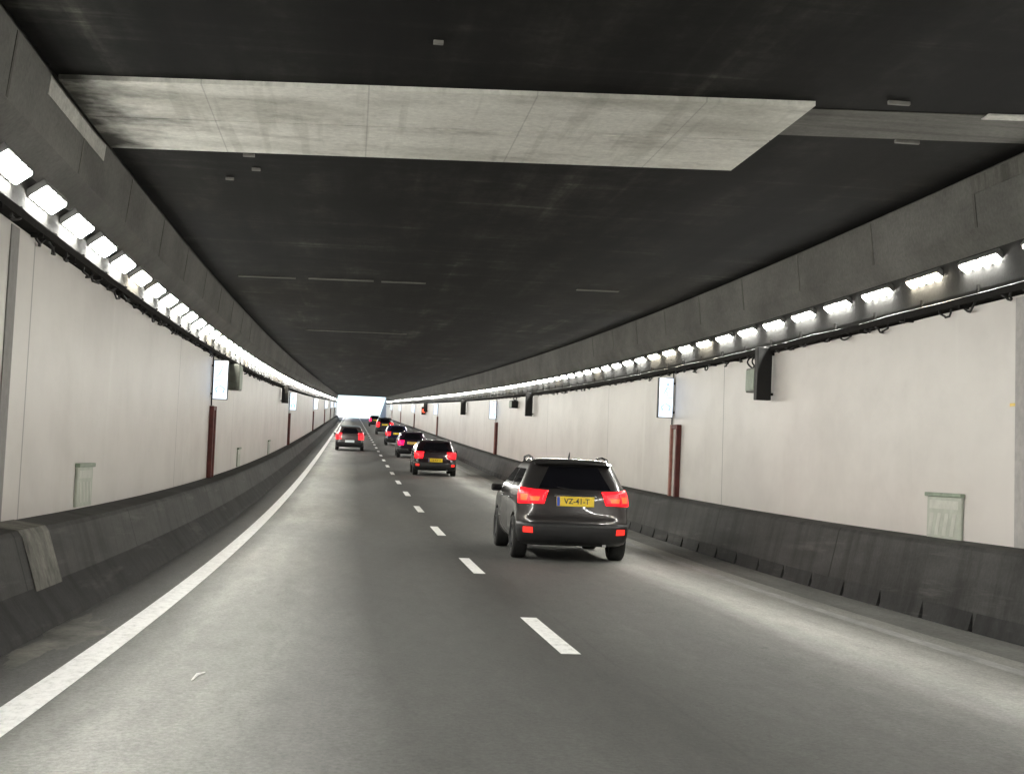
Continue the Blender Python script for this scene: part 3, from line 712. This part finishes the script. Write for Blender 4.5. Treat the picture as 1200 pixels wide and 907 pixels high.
SUV_T = [(.24, .78, .22, 4.0, .2), (.30, .84, .06, 4.10, .24), (.42, .875, .01, 4.15, .26), (.56, .885, .0, 4.16, .28), (.64, .885, .015, 4.14, .28), (.70, .882, .05, 4.10, .26), (.86, .88, .075, 4.0, .26),
         (.98, .87, .09, 3.55, .25), (1.05, .855, .11, 3.12, .24), (1.12, .83, .15, 2.96, .24), (1.28, .755, .27, 2.62, .24), (1.42, .69, .38, 2.25, .24), (1.51, .64, .46, 1.98, .24), (1.555, .56, .58, 1.82, .24), (1.575, .38, .78, 1.62, .2)]
def scaled(T, sx, sy, sz): return [(z * sz, w_ * sx, a * sy, b2 * sy, r * sx) for z, w_, a, b2, r in T]
def make_car(name, label, X, Y, body_mat, sc=(1, 1, 1), suv=True, lamp='wing', lampmat=None, plate=None, txt='', detail=True, rz=0.0, plate_z=.93):
    sx, sy, sz = sc
    gs = (zr(Y + 3.36 * sc[1]) - zr(Y + .8 * sc[1])) / (2.56 * sc[1])
    root = empty(name, (X, Y, zr(Y + .8 * sc[1]) - gs * .8 * sc[1]), math.atan(gs), rz); tag(root, label, 'car', 'cars driving towards the exit')
    sh = Shell(scaled(SUV_T, *sc)); Zs = lambda z: z * sz
    body = obj('body', sh.body(), body_mat, root, True)
    wr_ = .335 if suv else .31; y_r, y_f = .80 * sy, 3.36 * sy; xw = .775 * sx
    body.parent = None
    cs = []
    for yy in (y_r, y_f):
        for sg in (-1, 1):
            bm = bmesh.new(); bm_tube(bm, [(sg * .58 * sx, yy, wr_), (sg * 1.1 * sx, yy, wr_)], wr_ * 1.14, 28); cs.append(obj('opening', bm, TRIM))
    cut(body, cs)
    for p in body.data.polygons: p.use_smooth = True
    body.data.materials.clear(); body.data.materials.append(body_mat)
    try: body.data.set_sharp_from_angle(angle=R(38))
    except Exception: pass
    body.parent = root
    lm = lampmat or RED_L
    # rear screen, side windows
    rw = obj('rear_window', sh.patch(quad_grid((-.98, Zs(1.115)), (.98, Zs(1.115)), (-.90, Zs(1.455)), (.90, Zs(1.455)), 14, 6), .005), GLASS, root, False)
    for sg in (-1, 1):
        ys0, ys1, ym = .62 * sy, 2.5 * sy, 1.55 * sy
        for (a0, a1, t0, t1) in ((ys0, ym - .03, ys0 + .12, ym - .05), (ym + .03, ys1 + .22, ym + .03, ys1 - .18)):
            zl, zh = Zs(1.10), Zs(1.40)
            g = quad_grid((sg * sh.q_side(a0, zl), zl), (sg * sh.q_side(a1, zl), zl), (sg * sh.q_side(t0, zh), zh), (sg * sh.q_side(t1, zh), zh), 8, 4)
            obj('side_window', sh.patch(g, .004), GLASS, root)
    # lower bumper in black plastic
    obj('bumper', sh.patch(quad_grid((-2.03, Zs(.285)), (2.03, Zs(.285)), (-2.03, Zs(.60)), (2.03, Zs(.60)), 28, 5), .012, -.02), TRIM, root, True)
    if detail:
        obj('tailgate_seam', sh.patch(quad_grid((-.98, Zs(.675)), (.98, Zs(.675)), (-.98, Zs(.685)), (.98, Zs(.685)), 12, 1), .002), TRIM, root)
        for sg in (-1, 1):
            obj('reflector', sh.patch(quad_grid((sg * 1.12, Zs(.435)), (sg * 1.5, Zs(.44)), (sg * 1.15, Zs(.525)), (sg * 1.5, Zs(.525)), 4, 2), .02, .0), RED_R, root)
        # chrome strip over the plate and wiper
        obj('tailgate_handle', sh.patch(quad_grid((-.55, Zs(1.0)), (.55, Zs(1.0)), (-.53, Zs(1.025)), (.53, Zs(1.025)), 8, 1), .016, 0), CHROME if suv else TRIM, root)
        bm = bmesh.new(); p0 = sh.pt(0, Zs(1.10), .03); p1 = sh.pt(-.5, Zs(1.14), .02); bm_tube(bm, [p0, p1], [.014, .007], 6); obj('rear_wiper', bm, TRIM, root)
        bm = bmesh.new(); bm_tube(bm, [(sx * .48, .10, Zs(.27)), (sx * .48, .4, Zs(.29))], .032, 12); obj('exhaust_pipe', bm, CHROME, root)
    # tail lamps wrapping the corners
    for sg in (-1, 1):
        if lamp == 'wing': c = ((sg * .80, .885), (sg * 1.80, .875), (sg * .70, 1.085), (sg * 1.98, 1.125))
        elif lamp == 'block': c = ((sg * .86, .77), (sg * 1.6, .77), (sg * .78, 1.06), (sg * 1.75, 1.06))
        elif lamp == 'tall': c = ((sg * .88, .74), (sg * 1.75, .74), (sg * .86, 1.14), (sg * 1.85, 1.14))
        else: c = ((sg * .80, .86), (sg * 1.6, .86), (sg * .85, 1.06), (sg * 1.7, 1.06))
        c = [(q, Zs(z)) for q, z in c]
        tl = obj('tail_lamp', sh.patch(quad_grid(*c, 12, 5), .022, -.02), lm, root, True)
        if detail and lamp == 'wing':
            for (qa, qb, za, zb) in ((.94, 1.20, .925, .99), (1.36, 1.62, .925, 1.02)):
                obj('lamp_segment', sh.patch(quad_grid((sg * qa, Zs(za)), (sg * qb, Zs(za)), (sg * (qa - .04), Zs(zb)), (sg * (qb + .05), Zs(zb)), 4, 2), .027, .015), SEG_L, tl)
            obj('lamp_divider', sh.patch(quad_grid((sg * 1.26, Zs(.90)), (sg * 1.29, Zs(.90)), (sg * 1.24, Zs(1.09)), (sg * 1.27, Zs(1.09)), 1, 3), .026, .012), emit('lamp_divider_red', (.6, .0, .01), .3, (.25, .01, .01)), tl)
    # plate
    if plate:
        yy = sh.pt(0, Zs(plate_z), .012).y; pr = math.atan2(sh.pt(0, Zs(plate_z) + .05).y - sh.pt(0, Zs(plate_z) - .05).y, .1)
        bm = bmesh.new(); bm_box(bm, -.265, .265, -.006, .004, -.066, .066, 0, .003)
        for v in bm.verts: v.co = Vector((v.co.x, v.co.y + v.co.z * math.tan(pr), v.co.z))
        po = obj('number_plate', bm, plate, root); po.location = (0, yy - .008, Zs(plate_z)); po.scale = (1.1, 1, 1.12)
        if txt:
            bm = bmesh.new(); bm_box(bm, -.26, -.22, -.0078, -.0062, -.062, .062)
            for v in bm.verts: v.co = Vector((v.co.x, v.co.y + v.co.z * math.tan(pr), v.co.z))
            obj('blue_band', bm, PLATE_B, po)
            to = bpy.data.objects.new('plate_text', text_mesh(txt, .105, INK)); C.objects.link(to); to.parent = po
            to.location = (.02, -.0085, 0); to.rotation_euler = (math.pi / 2 - pr, 0, 0); to.scale = (.98, 1, 1)
    # wheels
    ty, ri = wheel_meshes(wr_, .235 if suv else .21)
    for yy in (y_r, y_f):
        for sg in (-1, 1):
            w_ = bpy.data.objects.new('wheel', ty); C.objects.link(w_); w_.parent = root; w_.location = (sg * xw, yy, wr_); w_.rotation_euler = (0, 0, 0 if sg > 0 else math.pi)
            r_ = bpy.data.objects.new('rim', ri); C.objects.link(r_); r_.parent = w_
    # mirrors
    for sg in (-1, 1):
        bm = bmesh.new(); xm = sg * .95 * sx; bm_box(bm, xm - .09, xm + .09, 2.72 * sy, 2.84 * sy, Zs(.98), Zs(1.10), 0, .03)
        bm_box(bm, min(xm - sg * .14, xm - sg * .08), max(xm - sg * .14, xm - sg * .08), 2.76 * sy, 2.82 * sy, Zs(.99), Zs(1.03))
        mo = obj('wing_mirror', bm, body_mat, root)
        if detail:
            bm = bmesh.new(); bm_box(bm, xm - .075, xm + .075, 2.712 * sy, 2.718 * sy, Zs(.995), Zs(1.085)); obj('mirror_glass', bm, GLASS, mo)
    # roof spoiler
    bm = bmesh.new(); g = []
    for k in range(13):
        u = -1 + k / 6; hw = .60 * sx; xx = u * hw; dy = .06 * u * u
        g.append([(xx, (.33 if suv else .36) * sy + dy, Zs(1.497) - .02 * u * u), (xx, .36 * sy + dy, Zs(1.525) - .03 * u * u), (xx, .72 * sy, Zs(1.572) - .045 * u * u), (xx, .70 * sy, Zs(1.50) - .03 * u * u)])
    V = [[bm.verts.new(p) for p in r] for r in g]
    for A, B in zip(V, V[1:]):
        for j in range(4): bm.faces.new((A[j], A[(j + 1) % 4], B[(j + 1) % 4], B[j]))
    bm.faces.new(V[0]); bm.faces.new(V[-1]); obj('roof_spoiler', bm, body_mat, root)
    if suv:
        for sg in (-1, 1):
            bm = bmesh.new()
            pts = [(sg * .60 * sx, .80 * sy, Zs(1.50)), (sg * .60 * sx, .86 * sy, Zs(1.575)), (sg * .60 * sx, 1.3 * sy, Zs(1.605)), (sg * .60 * sx, 1.85 * sy, Zs(1.58)), (sg * .60 * sx, 1.93 * sy, Zs(1.50))]
            bm_tube(bm, pts, .019, 8); obj('roof_rail', bm, CHROME, root)
    if detail:
        for sg in (-1, 1):
            for yy in (1.25 * sy, 2.25 * sy):
                p = sh.pt(sg * sh.q_side(yy, Zs(.93)), Zs(.93), .02)
                bm = bmesh.new(); bm_box(bm, p.x - .014, p.x + .014, p.y - .09, p.y + .09, p.z - .012, p.z + .012, 0, .008); obj('door_handle', bm, CHROME, root)
            for yy in (1.55 * sy,):
                g = quad_grid((sg * sh.q_side(yy - .006, Zs(.42)), Zs(.42)), (sg * sh.q_side(yy + .006, Zs(.42)), Zs(.42)), (sg * sh.q_side(yy - .006, Zs(1.09)), Zs(1.09)), (sg * sh.q_side(yy + .006, Zs(1.09)), Zs(1.09)), 1, 8)
                obj('door_seam', sh.patch(g, .002), TRIM, root)
        # fin aerial
        bm = bmesh.new(); bm_tube(bm, [(0, .95 * sy, Zs(1.57)), (0, .86 * sy, Zs(1.68))], [.02, .005], 6); obj('aerial', bm, TRIM, root)
    return root
def paint(name, col, rough=.28, metal=.5): return simple(name, col, rough, metal, .9, var=.06)
make_car('crossover_car', 'dark grey crossover with roof rails and yellow plate, nearest car in the queue', 3.47, 22.45, paint('dark_graphite_paint', (.046, .043, .043)), (1.0, 1, 1.0), True, 'wing', RED_L, PLATE_Y, 'VZ-41-T', True)
make_car('hatchback_car', 'black hatchback with square red lamps and low yellow plate, second in the queue', 3.52, 61.0, paint('dark_maroon_paint', (.022, .012, .016)), (1.02, .96, .94), False, 'block', RED_L, PLATE_Y, '12-KV-3', True, 0, .70)
make_car('hatchback_car', 'dark hatchback with pinkish red lamps and tan plate, third in the queue', 3.50, 84.0, paint('dark_plum_paint', (.03, .015, .03)), (.97, .95, .95), False, 'block', PINK_L, PLATE_T, '', False, 0, .9)
make_car('hatchback_car', 'small dark blue hatchback, fourth in the queue, seen past the third', 3.45, 111.0, paint('dark_blue_paint', (.02, .02, .06)), (1.0, 1, .98), False, 'block', RED_L, PLATE_Y, '', False)
make_car('minivan_car', 'tall dark grey car with upright red lamps, fifth in the queue', 3.45, 153.0, paint('slate_paint', (.05, .05, .055)), (1.02, 1.05, 1.12), True, 'tall', RED_L, PLATE_Y, '', False)
make_car('hatchback_car', 'tiny far car with pinkish red lamps, last of the queue before the exit', 3.4, 214.0, paint('charcoal_paint', (.04, .04, .045)), (1, 1, 1), False, 'tall', PINK_L, PLATE_Y, '', False)
make_car('hatchback_car', 'brownish grey car alone in the emptier lane ahead', -.05, 93.5, paint('taupe_paint', (.10, .085, .085)), (1.02, 1, .98), False, 'tall', RED_L, PLATE_W, '', False, 0, .62)

# ---------------------------------------------------------------- outside the exit
def outside():
    ye = Y_EXIT + .01
    z0 = zr(Y_EXIT)
    bm = bmesh.new(); bm_box(bm, -4.3, 7.9, ye, ye + .7, z0 + 4.86, z0 + 6.4, 0, .03)
    for x0, x1 in ((-4.3, -3.02), (6.67, 7.9)): bm_box(bm, x0, x1, ye, ye + .7, z0 - .5, z0 + 4.855, 0, .03)
    tag(obj('tunnel_portal', bm, PORTAL), 'pale concrete portal frame of the tunnel exit', 'portal')
    for x0, x1, s in ((-3.9, -3.3, 1), (6.9, 7.5, -1)):
        bm = bmesh.new(); rows = []
        for y in sample(ye + .72, Y_FLAT1, 4):
            zt = max(zr(y) + .9, Z_LAND + .35)
            rows.append([bm.verts.new((x_, y, z_)) for x_, z_ in ((x0, zr(y) - .3), (x1, zr(y) - .3), (x1, zt), (x0, zt))])
        for A, B in zip(rows, rows[1:]):
            for k in range(4): bm.faces.new((A[k], A[(k + 1) % 4], B[(k + 1) % 4], B[k]))
        bm.faces.new(rows[0]); bm.faces.new(rows[-1])
        tag(obj('retaining_wall', bm, PORTAL), 'pale retaining wall outside the exit on the ' + ('emptier lane' if s == 1 else 'queue') + ' side', 'wall')
    # gantry over the ramp
    y = 352; z0 = zr(y); root = empty('gantry', (1.8, y, z0)); tag(root, 'pale steel gantry over the road outside the exit', 'gantry')
    bm = bmesh.new(); bm_box(bm, -6.2, 6.2, -.25, .25, 6.4, 7.0, 0, .02); obj('beam', bm, WHITE_P, root)
    for s in (-1, 1):
        bm = bmesh.new(); bm_box(bm, s * 6.2 - .2, s * 6.2 + .2, -.2, .2, -1, 6.398, 0, .02); obj('post', bm, GALV, root)
    bm = bmesh.new(); bm_box(bm, -1.2, 1.6, -.34, -.27, 5.9, 7.6, 0, .02); obj('sign_board', bm, simple('blue_sign', (.10, .32, .55), .5, var=.05), root)
    for k, (x_, y_) in enumerate(((-7, 400), (10.5, 420))):
        root = empty('street_lamp', (x_, y_, Z_LAND)); tag(root, 'slim grey street lamp outside the exit, ' + ('emptier lane side' if k == 0 else 'queue side'), 'street lamp', 'street lamps outside')
        bm = bmesh.new(); s = 1 if k == 0 else -1; bm_tube(bm, [(0, 0, 0), (0, 0, 7.5), (s * .3, 0, 8.6), (s * 1.6, 0, 9)], [.1, .07, .06, .05], 8); obj('pole', bm, GALV, root)
        bm = bmesh.new(); bm_box(bm, min(s * 1.5, s * 2.2), max(s * 1.5, s * 2.2), -.14, .14, 8.93, 9.06, 0, .03); obj('head', bm, GALV, root)
outside()
